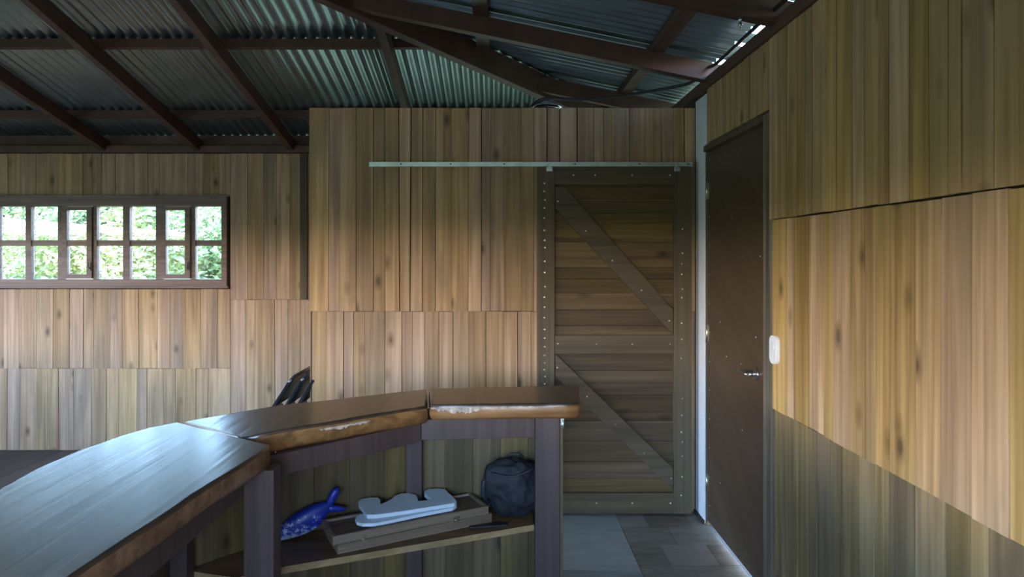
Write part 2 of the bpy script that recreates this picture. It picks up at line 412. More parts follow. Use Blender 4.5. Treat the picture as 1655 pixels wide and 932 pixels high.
# slope behind the camera
n = int((1.62+5.9)/PITCH*4); prev = None
for i in range(n+1):
    x = -5.9+i*PITCH/4; y1 = 2.06
    ya = (-.307-x)/1.151; yb = (.205*x+1.1275)/.236-1.3
    y1 = min(2.06, ya, yb)
    if y1 < -1.8: prev = None; continue
    c = [bm.verts.new((x, y, 2.665+.236*(y+1.3)+wave(x)+.009)) for y in (-1.8, y1)]
    if prev: f = bm.faces.new((prev[0], c[0], c[1], prev[1])); f.smooth = True
    prev = c
for (yA, yB) in ((2.06, 6.15),):
    cc = [Vector((1.151*q-5.05, q, zp1(q)+.02)) for q in (yA, yB)]
    for sgn in (-1, 1):
        off_ = Vector((0, .16, -.236*.16)) if sgn > 0 else Vector((.42, 0, -.205*.42+.01))
        if sgn > 0: off_ = Vector((-.02, .42, -.236*.42+.01))
        bm.faces.new([bm.verts.new(q) for q in (cc[0], cc[1], cc[1]+off_, cc[0]+off_)])
struct(obj('ceiling', bm, zinc), 'corrugated zinc roof sheets seen from below')

# ------------------------------------------------------------------ roof timbers
def rafter_y(x, y0, y1, label):                # slopes down towards the far wall
    bm = B(); bar(bm, (x, y0, zp1(y0)-.05), (x, y1, zp1(y1)-.05), .05, .10)
    tag(obj('rafter', bm, brownp, bevel=.002), label, 'rafter', 'rafters sloping down to the far wall')
rafter_y(-3.41, ys1(-3.41), YF+.3, 'brown rafter at the far left, ending above the casement in the third column of panes')
rafter_y(-2.60, ys1(-2.60), YF+.3, 'brown rafter ending on the far wall just left of the window end')
rafter_y(-1.79, ys1(-1.79)+.02, YF+.3, 'brown rafter ending just left of the partition corner')
rafter_y(-.70, ys1(-.70)+.03, YF+.3, 'short brown rafter running down behind the partition top from the hip')
def purlin_x(y, label):
    bm = B(); x1 = min(1.151*y-5.05, 1.15)-.02; x0 = -5.4
    bar(bm, (x0, y, zp1(y)), (x1, y, zp1(y)), .045, .058)
    tag(obj('purlin', bm, brownp, bevel=.002), label, 'purlin', 'level purlins under the sheets')
purlin_x(5.24, 'brown level purlin nearest the far wall')
purlin_x(4.24, 'brown level purlin in the upper left, the higher of the two in view')
purlin_x(3.24, 'brown level purlin above the picture edge')
def rafter_x(y, label, w=.05):
    x0 = max(xh2(y), -5)+.02
    bm = B(); bar(bm, (x0, y, zp2(x0)-.05), (1.5, y, zp2(1.5)-.05), w, .10)
    tag(obj('rafter', bm, brownp, bevel=.002), label, 'rafter', 'rafters sloping down to the right wall')
rafter_x(4.60, 'brown rafter half hidden by the partition top at the right corner', .05)
rafter_x(3.67, 'long brown rafter crossing from the hip to the right wall above the white strip', .06)
rafter_x(2.77, 'brown rafter at the top edge over the right wall', .06)
rafter_x(1.87, 'brown rafter above the camera reaching the right wall')
for x, lb in ((.885, 'brown purlin running away from the viewer near the right wall'), (-.10, 'brown purlin stub at the top edge above the long rafter')):
    y1 = (x+5.05)/1.151-.04; bm = B(); bar(bm, (x, -1.2, zp2(x)), (x, y1, zp2(x)), .075 if x > 0 else .085, .052)
    tag(obj('purlin', bm, brownp, bevel=.002), lb, 'purlin', 'purlins under the right slope')
ya, yb = 2.3, 5.40
bm = B(); bar(bm, (1.151*ya-5.05, ya, zp1(ya)-.02), (1.151*yb-5.05, yb, zp1(yb)-.02), .07, .16)
tag(obj('hip_rafter', bm, brownp, bevel=.003), 'thick dark brown diagonal hip rafter where the two roof slopes meet', 'rafter')

# ------------------------------------------------------------------ window_1 in the far wall
win = bpy.data.objects.new('window_1', None); COL.objects.link(win); struct(win, 'long brown wooden window of many small panes')
win.location = ((WX0+WX1)/2, YF, WZ0)
winv = win.matrix_basis.inverted() if False else Matrix.Translation(-Vector(win.location))
def wpart(name, bm, m, parent=win, bevel=0):
    bm.transform(winv); o = obj(name, bm, m, parent, bevel); return o
def X5(px): return (px-CX)*YF/F
def Z5(py): return CH-(py-CY)*YF/F
bm = B()
box(bm, WX0, WX1, YF-.02, YF+.10, Z5(333), WZ1); box(bm, WX0, WX1, YF-.02, YF+.10, WZ0, Z5(451))
box(bm, WX0, WX0+.05, YF-.0195, YF+.0995, Z5(451), Z5(333)); box(bm, X5(359), WX1, YF-.0195, YF+.0995, Z5(451), Z5(333))
wpart('window_frame', bm, frame_m, bevel=.003)
bm = B(); box(bm, WX0-.02, WX1+.02, YF-.045, YF-.02, WZ0-.012, WZ0+.006)
wpart('window_sill', bm, frame_m, bevel=.003)
bm = B(); box(bm, WX0-.02, WX1+.02, YF-.035, YF-.02, WZ1-.004, WZ1+.012)
wpart('head_moulding', bm, frame_m, bevel=.002)
period = 158+(-0)   # fixed pair plus casement repeat every 158 px
fixed = [(317,359),(211,253),(158,200),(52,95),(0,43),(-106,-63),(-159,-116)]
casem = [(262,310),(103,152),(-54,-6)]
mull = [(310,317),(253,262),(200,211),(152,158),(95,103),(43,52),(-6,0),(-63,-54)]
for a, b in mull:
    bm = B(); box(bm, X5(a), X5(b), YF-.015, YF+.035, Z5(451), Z5(333)); wpart('mullion', bm, frame_m, bevel=.002)
zr0, zr1 = Z5(397), Z5(388)
for a, b in fixed:
    bm = B(); box(bm, X5(a), X5(b), YF-.005, YF+.034, zr0, zr1); wpart('glazing_bar', bm, frame_m, bevel=.002)
    for (z0, z1) in ((Z5(451), zr0), (zr1, Z5(333))):
        bm = B(); box(bm, X5(a), X5(b), YF+.014, YF+.018, z0, z1); wpart('pane', bm, glass)
for a, b in casem:
    e = bpy.data.objects.new('casement', None)
    bm = B(); xa, xb = X5(a), X5(b); ia, ib = X5(a+8.5), X5(b-9)
    y0, y1 = YF-.03, YF+.02
    box(bm, xa+.002, ia, y0, y1, Z5(450), Z5(334)); box(bm, ib, xb-.002, y0, y1, Z5(450), Z5(334))
    box(bm, ia, ib, y0+.0005, y1, Z5(450), Z5(443)); box(bm, ia, ib, y0+.0005, y1, Z5(339.5), Z5(334)); box(bm, ia, ib, y0+.004, y1, zr0, zr1)
    s = wpart('casement', bm, frame_m, bevel=.002)
    for (z0, z1) in ((Z5(443), zr0), (zr1, Z5(339.5))):
        bm = B(); box(bm, ia, ib, YF-.006, YF-.002, z0, z1); wpart('pane', bm, glass, s)
    bm = B(); xc = (ib+xb)/2+.008
    box(bm, xc-.006, xc+.006, YF-.036, YF-.030, Z5(437), Z5(423)); tube(bm, [(xc, YF-.038, Z5(434)), (xc, YF-.05, Z5(431)), (xc, YF-.05, Z5(424))], .004, 8)
    o = wpart('latch', bm, blackp, s); o['label'] = 'dark metal casement latch'
    bpy.data.objects.remove(e)

# ------------------------------------------------------------------ door_1: sliding barn door
yd = YB-.045          # plank face
def XD(px): return (px-CX)*(yd-.03)/F
def ZD(py): return CH-(py-CY)*(yd-.03)/F
door = bpy.data.objects.new('door_1', None); COL.objects.link(door); struct(door, 'brown plank sliding door with two diagonal braces')
dx0, dx1, dzt, dzb = XD(868), XD(1118), ZD(270), .018
door.location = ((dx0+dx1)/2, yd, dzb); dinv = Matrix.Translation(-Vector(door.location))
def dpart(name, bm, m, parent=door, bevel=.002):
    bm.transform(dinv); return obj(name, bm, m, parent, bevel)
bm = B(); z = dzb+.02; zs = [dzt-.01]
for py in (300,321,344,391,432,451,474,501,527,556,600,640,682,715,748,776,800): zs.append(ZD(py))
zs.append(dzb+.01)
for i in range(len(zs)-1):
    box(bm, dx0+.01, dx1-.01, yd+R.uniform(0,.003), yd+.02, zs[i+1]+.0015, zs[i]-.0006)
dpart('planks', bm, stained_x, bevel=.001)
TF = .03
for nm, a, b in (('stile', dx0, XD(896.5)), ('stile', XD(1089.5), dx1)):
    bm = B(); box(bm, a, b, yd-TF, yd, dzb, dzt); dpart(nm, bm, stained_z)
for t0, b0 in ((270,298),(541.5,571),(797,None)):
    bm = B(); box(bm, XD(896.5)+.001, XD(1089.5)-.001, yd-TF+.002, yd, ZD(b0) if b0 else dzb, ZD(t0)); dpart('rail', bm, stained_b)
for quad in (((897,301),(912,301),(1089,501),(1089,541),(897,336)), ((897,573),(899,573),(1089,757),(1089,793),(897,607))):
    bm = B(); f = [bm.verts.new((XD(x)+(.001 if x < 1000 else -.001), yd-TF+.005, ZD(y))) for x, y in quad]
    bk = [bm.verts.new((v.co.x, yd, v.co.z)) for v in f]
    bm.faces.new(f); bm.faces.new(bk[::-1])
    for i in range(5): bm.faces.new((f[i], f[(i+1)%5], bk[(i+1)%5], bk[i]))
    dpart('brace', bm, stained_b)
def dome(r, h, n=10):
    bm = B(); rings = []
    for j, (rr, hh) in enumerate(((r, 0), (r*.9, h*.5), (r*.55, h*.9))):
        rings.append([bm.verts.new((rr*math.cos(2*math.pi*k/n), -hh, rr*math.sin(2*math.pi*k/n))) for k in range(n)])
    for j in range(2):
        for k in range(n): bm.faces.new((rings[j][k], rings[j][(k+1)%n], rings[j+1][(k+1)%n], rings[j+1][k])).smooth = True
    bm.faces.new(rings[2]); bm.faces.new(rings[0][::-1]); return bm
sc0 = None
def screws(pts, parent, off, m=screwm):
    global sc0
    for p in pts:
        if sc0 is None:
            sc0 = obj('bolt', dome(.0055, .004), m); o = sc0
        else: o = sc0.copy(); COL.objects.link(o)
        o.parent = parent; o.location = Vector(p)-off
off = Vector(door.location)
pts = []
for i, py in enumerate([296,309,323,336,352,372,388,400,422,440,463,480,496,513,532,546,560,574,586,597,608,620]): pts.append((XD(880+R.uniform(-.6,1.2)), yd-TF, ZD(py)))
for py in (370,409,426,443,467,481,522,548,579,644,671,698,714,737,770,800): pts.append((XD(1102+R.uniform(-1,1)), yd-TF, ZD(py)))
for px, py in ((927,283),(962,283),(1022,283),(1083,283),(902,555),(964,556),(1022,556),(1083,556),(964,813),(1022,813),(1084,813)): pts.append((XD(px), yd-TF+.002, ZD(py)))
for px, py in ((902,325),(947,373),(990,421),(1037,469),(1082,518),(901,594),(949,641),(995,686),(1042,732),(1085,773)): pts.append((XD(px), yd-TF+.005, ZD(py)))
screws(pts, door, off)
for px in (888, 1094):
    bm = B(); x = XD(px)
    box(bm, x-.018, x+.018, yd-TF-.012, yd-TF, ZD(277), ZD(270)); box(bm, x-.010, x+.010, yd-TF-.010, yd-TF-.002, ZD(271), ZD(264.5))
    tube(bm, [(x-.008, yd-TF-.018, ZD(273.5)), (x-.008, yd-TF-.010, ZD(273.5))], .006, 8); tube(bm, [(x+.009, yd-TF-.018, ZD(274)), (x+.009, yd-TF-.010, ZD(274))], .006, 8)
    o = dpart('hanger', bm, steel, bevel=.0015); o['label'] = 'grey metal track hanger'

# track
tx0, tx1 = (595-CX)*3.88/F, (1121.5-CX)*3.88/F; tz0, tz1 = CH+(CY-268.5)*3.88/F, CH+(CY-260.5)*3.88/F
tr = thing('door_track', 'long galvanised steel track on the partition above the sliding door', 'track', ((tx0+tx1)/2, YB-.03, tz0))
tinv = Matrix.Translation(-Vector(tr.location))
bm = B(); yt = YB-.055
box(bm, tx0, tx1, yt, yt+.003, tz0+.004, tz1); box(bm, tx0, tx1, yt+.003, YB-.006, tz1-.003, tz1); box(bm, tx0, tx1, yt-.008, yt+.010, tz0, tz0+.004)
bm.transform(tinv); obj('rail', bm, steel, tr, .001)
for px in (647, 728, 815, 930, 1035, 1114):
    bm = dome(.0045, .002); bm.transform(Matrix.Translation(Vector(((px-CX)*3.88/F, yt, (tz0+tz1)/2+.002))-Vector(tr.location)))
    o = obj('screw', bm, darkback, tr)

# ------------------------------------------------------------------ door_2: brown door in the right wall
d2 = bpy.data.objects.new('door_2', None); COL.objects.link(d2); struct(d2, 'dark brown door in the right wall with a chrome lever')
XF = WR+.014
d2.location = (XF, DY1, .03); d2inv = Matrix.Translation(-Vector(d2.location))
def d2p(name, bm, m, parent=d2, bevel=.002):
    bm.transform(d2inv); return obj(name, bm, m, parent, bevel)
bm = B(); box(bm, XF, XF+.04, DY0+.002, DY1-.004, .022, DZ-.004); d2p('panel', bm, door_dk)
o0 = Vector(d2.location)
def scr_r(y, z):
    o = sc0.copy(); COL.objects.link(o); o.parent = d2; o.rotation_euler = (0, 0, -math.pi/2); o.scale = (.6,.6,.6); o.location = Vector((XF, y, z))-o0
for i in range(13):
    scr_r(DY0+.03, .12+i*.165); scr_r(DY1-.03, .12+i*.165)
for px, py in ((1197,414),(1224,414),(1178,352),(1160,520),(1170,576),(1193,588),(1217,545),(1195,695),(1160,780),(1230,475),(1150,370)):
    Y = WR*F/(px-CX); scr_r(Y, CH-(py-CY)*Y/F)
for z in (1.92, 1.10, .24):
    bm = B(); tube(bm, [(XF-.006, DY1+.001, z-.05), (XF-.006, DY1+.001, z+.05)], .006, 8); box(bm, XF-.003, XF, DY1-.014, DY1-.002, z-.045, z+.045)
    h = d2p('hinge', bm, brass, bevel=0); h['label'] = 'pale metal hinge'
hy, hz = 3.06, .993
bm = B(); tube(bm, [(XF, hy, hz), (XF-.008, hy, hz)], .028, 20); tube(bm, [(XF-.008, hy, hz), (XF-.045, hy, hz)], [.011, .010], 12)
tube(bm, [(XF-.045, hy-.012, hz), (XF-.050, hy+.0, hz+.001), (XF-.050, hy+.05, hz+.001), (XF-.046, hy+.115, hz)], [.009, .010, .009, .007], 12)
hd = d2p('handle', bm, chrome, bevel=0); hd['label'] = 'chrome lever handle on a round rose'
bm = B(); box(bm, WR-.008, WR+.08, 2.845, 2.936, 0, DZ+.03)
struct(obj('trim_5', bm, jamb_m, bevel=.003), 'grey brown door jamb')
bm = B(); box(bm, WR-.008, WR+.08, 2.937, 3.79, DZ, DZ+.032)
struct(obj('trim_6', bm, stained_z, bevel=.003), 'dark brown head of the door frame')
bm = B(); box(bm, WR+.005, WR+.08, DY1+.002, 3.789, 0, DZ-.001)
struct(obj('trim_7', bm, stained_z, bevel=.001), 'dark hinge side of the door frame')

# light switch
ls = thing('light_switch', 'white oval light switch on the boards beside the brown door', 'switch', (WR-.010, 2.80, 1.144))
def rrect(w_, h_, r_, n_=6):
    p = []
    for cx_, cy_, a0 in ((w_/2-r_, h_/2-r_, 0), (-w_/2+r_, h_/2-r_, 90), (-w_/2+r_, -h_/2+r_, 180), (w_/2-r_, -h_/2+r_, 270)):
        for k in range(n_+1): a = math.radians(a0+90*k/n_); p.append((cx_+r_*math.cos(a), cy_+r_*math.sin(a)))
    return p
def plate(w_, h_, r_, x0, x1, oy=0, oz=0):
    bm = B(); prism(bm, [(a+oy, b+oz) for a, b in rrect(w_, h_, r_)], x0, x1)
    bm.transform(Matrix(((0,0,-1,0),(1,0,0,0),(0,1,0,0),(0,0,0,1)))); return bm
obj('plate', plate(.072, .122, .030, -.006, .012), switch_m, ls, .003)
obj('rocker', plate(.030, .030, .003, .0121, .016, 0, .018), switch_m, ls, .001)
obj('rocker', plate(.030, .026, .003, .0121, .015, 0, -.02), switch_m, ls, .001)

# ------------------------------------------------------------------ bar counter
TZ = .93
bar_ = thing('bar_counter', 'angled home bar with thick varnished slab top and purple brown posts', 'bar counter', (-.5, 2.5, 0))
binv = Matrix.Translation(-Vector(bar_.location))
def bp_(name, bm, m, bevel=.003, parent=bar_):
    bm.transform(binv); return obj(name, bm, m, parent, bevel)
def wav(a, b, n, amp, seed):       # wavy live edge between two plan points
    r = random.Random(seed); a, b = Vector(a), Vector(b); d = (b-a); nrm = Vector((-d.y, d.x)).normalized(); out = []
    for i in range(n+1):
        t = i/n; out.append(tuple(a+d*t+nrm*(amp*(r.uniform(-1, 1) if 0 < i < n else 0))))
    return out
def slab(poly, z0, z1, seed, under=.012):
    bm = B(); n = len(poly); c = Vector((sum(p[0] for p in poly)/n, sum(p[1] for p in poly)/n)); r = random.Random(seed)
    lv = []
    for z, ins in ((z0, under), (z0+.012, .002), ((z0+z1)/2, 0.0), (z1-.012, .003), (z1-.003, .006), (z1, .012)):
        ring = []
        for p in poly:
            v = Vector(p); dirc = (c-v).normalized(); v = v+dirc*(ins+r.uniform(-.0015, .0015)); ring.append(bm.verts.new((v.x, v.y, z)))
        lv.append(ring)
    for j in range(len(lv)-1):
        for i in range(n):
            f = bm.faces.new((lv[j][i], lv[j][(i+1)%n], lv[j+1][(i+1)%n], lv[j+1][i])); f.material_index = 1 if j < 3 else 0; f.smooth = True
    f = bm.faces.new(lv[-1]); f.material_index = 0; f = bm.faces.new(lv[0][::-1]); f.material_index = 1
    return bm
left = wav((-.86, .55), (-.82, 1.25), 4, .003, 1)+wav((-.82, 1.25), (-.737, 2.12), 10, .002, 2)[1:]+wav((-.745, 2.14), (-1.19, 2.43), 4, .0, 3)+[(-1.25, 2.36), (-1.292, 2.254), (-1.330, 2.074)]+wav((-1.34, 1.9), (-1.30, 1.60), 4, .004, 4)+[(-1.31, .55)]
bp_('counter_slab', slab(left, TZ-.068, TZ, 5), [ctop, cedge], 0)
middle = [(-.884, 2.216)]+wav((-.80, 2.30), (-.293, 2.707), 12, .006, 6)+wav((-.333, 3.05), (-.931, 2.705), 8, .004, 7)+[(-1.175, 2.445), (-.90, 2.25)]
bp_('counter_slab', slab(middle, TZ-.076, TZ-.003, 8), [ctop, cedge], 0)
right = wav((-.285, 2.715), (.328, 2.74), 12, .004, 9)+[(.345, 2.76), (.385, 3.11), (.372, 3.128)]+wav((.30, 3.125), (-.325, 3.05), 8, .004, 10)
bp_('counter_slab', slab(right, TZ-.066, TZ-.001, 11), [ctop, cedge], 0)
# flaked bark left on the live edges
def flake(a, b, z0, z1, seed, out=(0,-1)):
    r = random.Random(seed); bm = B(); a, b = Vector(a), Vector(b); n = 26; o_ = Vector(out).normalized(); up, dn = [], []
    for i in range(n+1):
        t = i/n; env = math.sin(math.pi*min(1, max(0, t)))**.5; p = a+(b-a)*t
        hz_ = (z1-z0)*env*r.uniform(.25, 1.0)
        up.append(bm.verts.new((p.x+o_.x*.004, p.y+o_.y*.004, z1))); dn.append(bm.verts.new((p.x+o_.x*r.uniform(.004, .008), p.y+o_.y*r.uniform(.004,.008), z1-hz_-.002)))
    bu = [bm.verts.new(v.co-Vector((o_.x*.012, o_.y*.012, 0))) for v in up]; bd = [bm.verts.new(v.co-Vector((o_.x*.014, o_.y*.014, 0))) for v in dn]
    for i in range(n):
        bm.faces.new((up[i], up[i+1], dn[i+1], dn[i])); bm.faces.new((bu[i], bd[i], bd[i+1], bu[i+1]))
        bm.faces.new((up[i], bu[i], bu[i+1], up[i+1])); bm.faces.new((dn[i], dn[i+1], bd[i+1], bd[i]))
    o = bp_('bark_flake', bm, bark, 0); o['label'] = 'pale flaked bark on the slab edge'
flake((-.282, 2.715), (-.06, 2.722), TZ-.040, TZ-.012, 3); flake((-.10, 2.721), (.16, 2.731), TZ-.018, TZ-.010, 4)
flake((-.66, 2.410), (-.50, 2.54), TZ-.034, TZ-.022, 5, (.6, -.8))
# aprons
AZ0, AZ1 = .78, TZ-.066
def plank(a, b, t, z0, z1, m, name, bevel=.002, side=1):
    a, b = Vector(a), Vector(b); d = (b-a).normalized(); nn = Vector((-d.y, d.x))*t*side
    bm = B(); prism(bm, [tuple(a), tuple(b), tuple(b+nn), tuple(a+nn)], z0, z1); return bp_(name, bm, m, bevel)
plank((-.322, 2.722), (.152, 2.762), .03, AZ0, AZ1, purple, 'apron')
plank((-.80, 2.256), (-.322, 2.715), .03, AZ0-.004, AZ1-.012, purple, 'apron')
plank((-.855, .7), (-.812, 2.082), .03, AZ0, AZ1, purple, 'apron')
# posts
def post(x0, x1, y0, y1, z1, z0=0):
    bm = B(); box(bm, x0, x1, y0, y1, z0, z1); bp_('post', bm, purple, .003)
post(.1536, .258, 2.765, 2.80, TZ-.067)
post(-.812, -.716, 2.085, 2.16, TZ-.069)
post(-.408, -.338, 2.885, 2.945, TZ-.08)
post(-.86, -.80, .72, .78, AZ0)
post(-1.155, -1.095, 2.30, 2.36, TZ-.07)
# board back of the bar
def bboards(a, b, n):
    a, b = Vector(a), Vector(b); d = (b-a)/n; nn = Vector((-d.y, d.x)).normalized()*.02; bm = B()
    for i in range(n):
        p, q = a+d*(i+.006), a+d*(i+.994); j = nn*R.uniform(0, .1)
        prism(bm, [tuple(p+j), tuple(q+j), tuple(q+nn+j), tuple(p+nn+j)], 0, TZ-.08)
    bp_('back_boards', bm, panel_m, .001)
bboards((-.372, 2.962), (.262, 3.03), 5); bboards((-.905, 2.665), (-.375, 2.975), 4); bboards((-1.16, 2.38), (-.908, 2.66), 3); bboards((-1.2, .7), (-1.17, 2.36), 12)
# end board
bm = B(); box(bm, .2585, .272, 2.775, 3.03, .0, TZ-.07); bp_('end_board', bm, panel_m, .001)
bm = B(); box(bm, .262, .276, 2.768, 2.774, TZ-.10, TZ-.07); tube(bm, [(.270, 2.764, TZ-.075), (.274, 2.764, TZ-.12)], .003, 6)
o = bp_('metal_clip', bm, steel, 0); o['label'] = 'small rusty metal clip'
# shelves
SZ = .40
bm = B(); poly = [(.150, 2.795), (.150, 3.01), (-.37, 2.965), (-.90, 2.652), (-1.14, 2.385), (-.93, 2.332), (-.84, 2.395)]
prism(bm, poly, SZ-.026, SZ, 0, 1); bp_('shelf', bm, [shelf_m, shelf_e], .001)
bm = B(); prism(bm, [(-.84, .8), (-.84, 2.07), (-1.165, 2.3), (-1.19, .8)], .20, .225, 0, 1); bp_('shelf', bm, [shelf_m, shelf_e], .001)

# ------------------------------------------------------------------ things on the shelf
# blue whale figure
wl = thing('whale_figure', 'chipped blue wooden whale figure leaning nose down at the left of the shelf', 'figurine', (-.908, 2.600, SZ), .40); wl.scale = (1, 1, .87)
def whalemat():
    m, t, b = newmat('chipped_blue_paint'); L = t.links.new; b.inputs['Roughness'].default_value = .4
    tcn = t.nodes.new('ShaderNodeTexCoord'); n = t.nodes.new('ShaderNodeTexNoise'); n.inputs['Scale'].default_value = 34; n.inputs['Detail'].default_value = 9; n.inputs['Roughness'].default_value = .75
    s = t.nodes.new('ShaderNodeSeparateXYZ'); L(tcn.outputs['Object'], n.inputs['Vector']); L(tcn.outputs['Object'], s.inputs[0])
    mr = t.nodes.new('ShaderNodeMapRange'); mr.inputs[1].default_value = .135; mr.inputs[2].default_value = .02; mr.inputs[3].default_value = -.14; mr.inputs[4].default_value = .09
    L(s.outputs['Z'], mr.inputs[0]); a = t.nodes.new('ShaderNodeMath'); a.operation = 'ADD'; L(n.outputs['Fac'], a.inputs[0]); L(mr.outputs[0], a.inputs[1])
    r = t.nodes.new('ShaderNodeValToRGB'); el = r.color_ramp.elements; el[0].position = .50; el[0].color = (.008,.025,.30,1); el[1].position = .58; el[1].color = (.42,.50,.62,1)
    x = el.new(.3); x.color = (.006,.02,.20,1)
    L(a.outputs[0], r.inputs[0]); L(r.outputs[0], b.inputs['Base Color']); return m
whm = whalemat()
bm = B(); rings = []
def W2(px, py): return ((px-441)/388, (876-py)/398)
for (px, tp, bt, th) in ((441,871,875,.006),(450,855,875,.020),(462,840,874,.032),(478,827,873,.040),(495,819,870,.042),(510,815,864,.036),(520,814,856,.027),(527,814,845,.018),(532,816,837,.012)):
    x, z1 = W2(px, tp); _, z0 = W2(px, bt); zc, rz = (z0+z1)/2, (z1-z0)/2
    rings.append([bm.verts.new((x+.1*rz*math.sin(a), .012+.75*th*math.cos(a), zc+rz*math.sin(a))) for a in [2*math.pi*k/16 for k in range(16)]])
for i in range(len(rings)-1):
    for k in range(16): bm.faces.new((rings[i][k], rings[i][(k+1)%16], rings[i+1][(k+1)%16], rings[i+1][k])).smooth = True
bm.faces.new(rings[0][::-1]); bm.faces.new(rings[-1])
o = obj('body', bm, whm, wl, smooth=True); md = o.modifiers.new('sub', 'SUBSURF'); md.levels = md.render_levels = 2
bm = B()
def W3(px, py): x, z = W2(px, py); return (x, .012, z)
tube(bm, [W3(528,832), W3(532,818), W3(537,806), W3(542,797), W3(544,791)], [.014,.016,.019,.018,.009], 12)
tube(bm, [W3(528,824), W3(535,829), W3(544,831), W3(552,833), W3(558,834)], [.014,.017,.016,.012,.005], 12)
for v in bm.verts: v.co.y = .012+(v.co.y-.012)*.7
obj('tail', bm, whm, wl, smooth=True)

# folding wooden case
ang = math.atan2(.465, .885)
A0 = Vector((-.632, 2.500))
cs = thing('wooden_case', 'dark wooden folding case lying closed on the shelf under a white cut out', 'case', (A0.x, A0.y, SZ), ang)
cs.rotation_euler = (0, 0, ang); CL, CD = .665, .185
bm = B(); box(bm, .0+.018, CL+.018, .004, CD-.004, .008, .012, 0); box(bm, .018, CL+.018, .004, .018, .0, .037, 1); box(bm, .018, CL+.018, CD-.018, CD-.004, .0, .037, 1); box(bm, .018, .032, .018, CD-.018, .0, .037, 1); box(bm, CL+.004, CL+.018, .018, CD-.018, .0, .037, 1)
obj('lower_tray', bm, [boxw, boxe], cs, .0015)
bm = B(); box(bm, .014, CL-.014, .014, CD-.014, .060, .066, 0)
box(bm, 0, CL, 0, .014, .040, .074, 1); box(bm, 0, CL, CD-.014, CD, .040, .074, 1); box(bm, 0, .014, .014, CD-.014, .040, .074, 1); box(bm, CL-.014, CL, .014, CD-.014, .040, .074, 1)
obj('lid', bm, [boxw, boxe], cs, .0015)
for u in (.105, .50):
    bm = B(); box(bm, u, u+.028, -.003, .0, .043, .056); box(bm, u+.004, u+.024, -.0035, .004, .030, .042); tube(bm, [(u+.006, -.005, .044), (u+.022, -.005, .044)], .002, 6)
    o = obj('latch', bm, brass, cs); o['label'] = 'small brass latch'
# black flat thing under the right end
bm = B(); prism(bm, [(-.12, 2.745), (.035, 2.775), (.04, 2.80), (-.02, 2.80), (-.125, 2.765)], SZ, SZ+.008)
for v in bm.verts: v.co -= Vector((-.04, 2.77, SZ))
tag(obj('plastic_tray', bm, blackflat, None, .002, (-.04, 2.77, SZ)), 'flat black plastic piece on the shelf in front of the bag', 'tray')

# white cut out, two layers lying on the case
def Q(cx, cy, z): p = at(430+cx/3.678, 720+cy/3.678, z); return (p.x, p.y)
LB, LT = SZ+.0745, SZ+.0945
base = [Q(*q, LB+.013) for q in ((530,435),(540,455),(575,463),(640,462),(720,448),(900,410),(1110,370),(1132,355),(1134,335),(1100,325),(900,352),(700,392),(600,402),(555,408),(535,418))]
top = [Q(*q, LT+.010) for q in ((585,395),(600,411),(640,412),(760,398),(940,370),(1120,342),(1134,328),(1110,300),(1080,275),(1066,258),(1020,253),(965,257),(942,268),(942,286),(960,302),(984,318),(945,325),(902,329),(903,315),(893,292),(850,281),(800,284),(765,298),(740,320),(706,336),(682,346),(678,318),(665,307),(610,308),(565,316),(548,330),(552,352),(572,375))]
wc = thing('foam_cutout', 'white painted cut out shape in two layers lying on the wooden case', 'cut out', (base[0][0]+.2, base[0][1]+.1, LB))
wi = Matrix.Translation(-Vector(wc.location))
bm = B(); prism(bm, base, LB, LB+.014); bm.transform(wi); obj('base_layer', bm, foam, wc, .003)
bm = B(); prism(bm, top, LB+.0145, LB+.031); bm.transform(wi); obj('top_layer', bm, foam, wc, .003)

# black bag
bg_ = thing('black_bag', 'slumped black cloth backpack at the right end of the shelf', 'bag', (.062, 2.882, SZ))
bm = B(); bmesh.ops.create_icosphere(bm, subdivisions=5, radius=1)
from mathutils import noise as mn
for v in bm.verts:
    p = v.co.copy(); th = math.atan2(p.z, p.x)
    sx = .128*(1+.10*math.cos(2*th+.9)); sz = .138
    q = Vector((p.x*sx, p.y*.072, p.z*sz))
    s = 1+.22*mn.noise(p*1.5+Vector((3,1,2)))+.07*mn.noise(p*4)+.02*mn.noise(p*11)
    q *= s
    for ax, lim in ((0, .118), (2, .146)):
        if abs(q[ax]) > lim: q[ax] = math.copysign(lim+(abs(q[ax])-lim)*.3, q[ax])
    if q.z < -.1: q.x *= 1-.9*(-.1-q.z)
    v.co = Vector((q.x, q.y, max(q.z+.134, .0)))
obj('body', bm, blackc, bg_, smooth=True)
bm = B()
pts_ = [(-.095+.02*i, -.070-.012*math.sin(math.pi*i/9), .215-.02*math.sin(math.pi*i/9*1.0)+.002*i) for i in range(10)]
tube(bm, pts_, .0045, 8); o = obj('zip', bm, webm, bg_)
bm = B(); tube(bm, [(-.02,.02,.255),(-.01,.02,.268),(.03,.02,.270),(.045,.02,.255)], .006, 8); obj('grab_handle', bm, webm, bg_)
bm = B(); tube(bm, [(-.105,-.02,.19),(-.128,-.03,.16),(-.130,-.03,.11),(-.11,-.02,.07)], .012, 8); obj('side_strap', bm, webm, bg_)

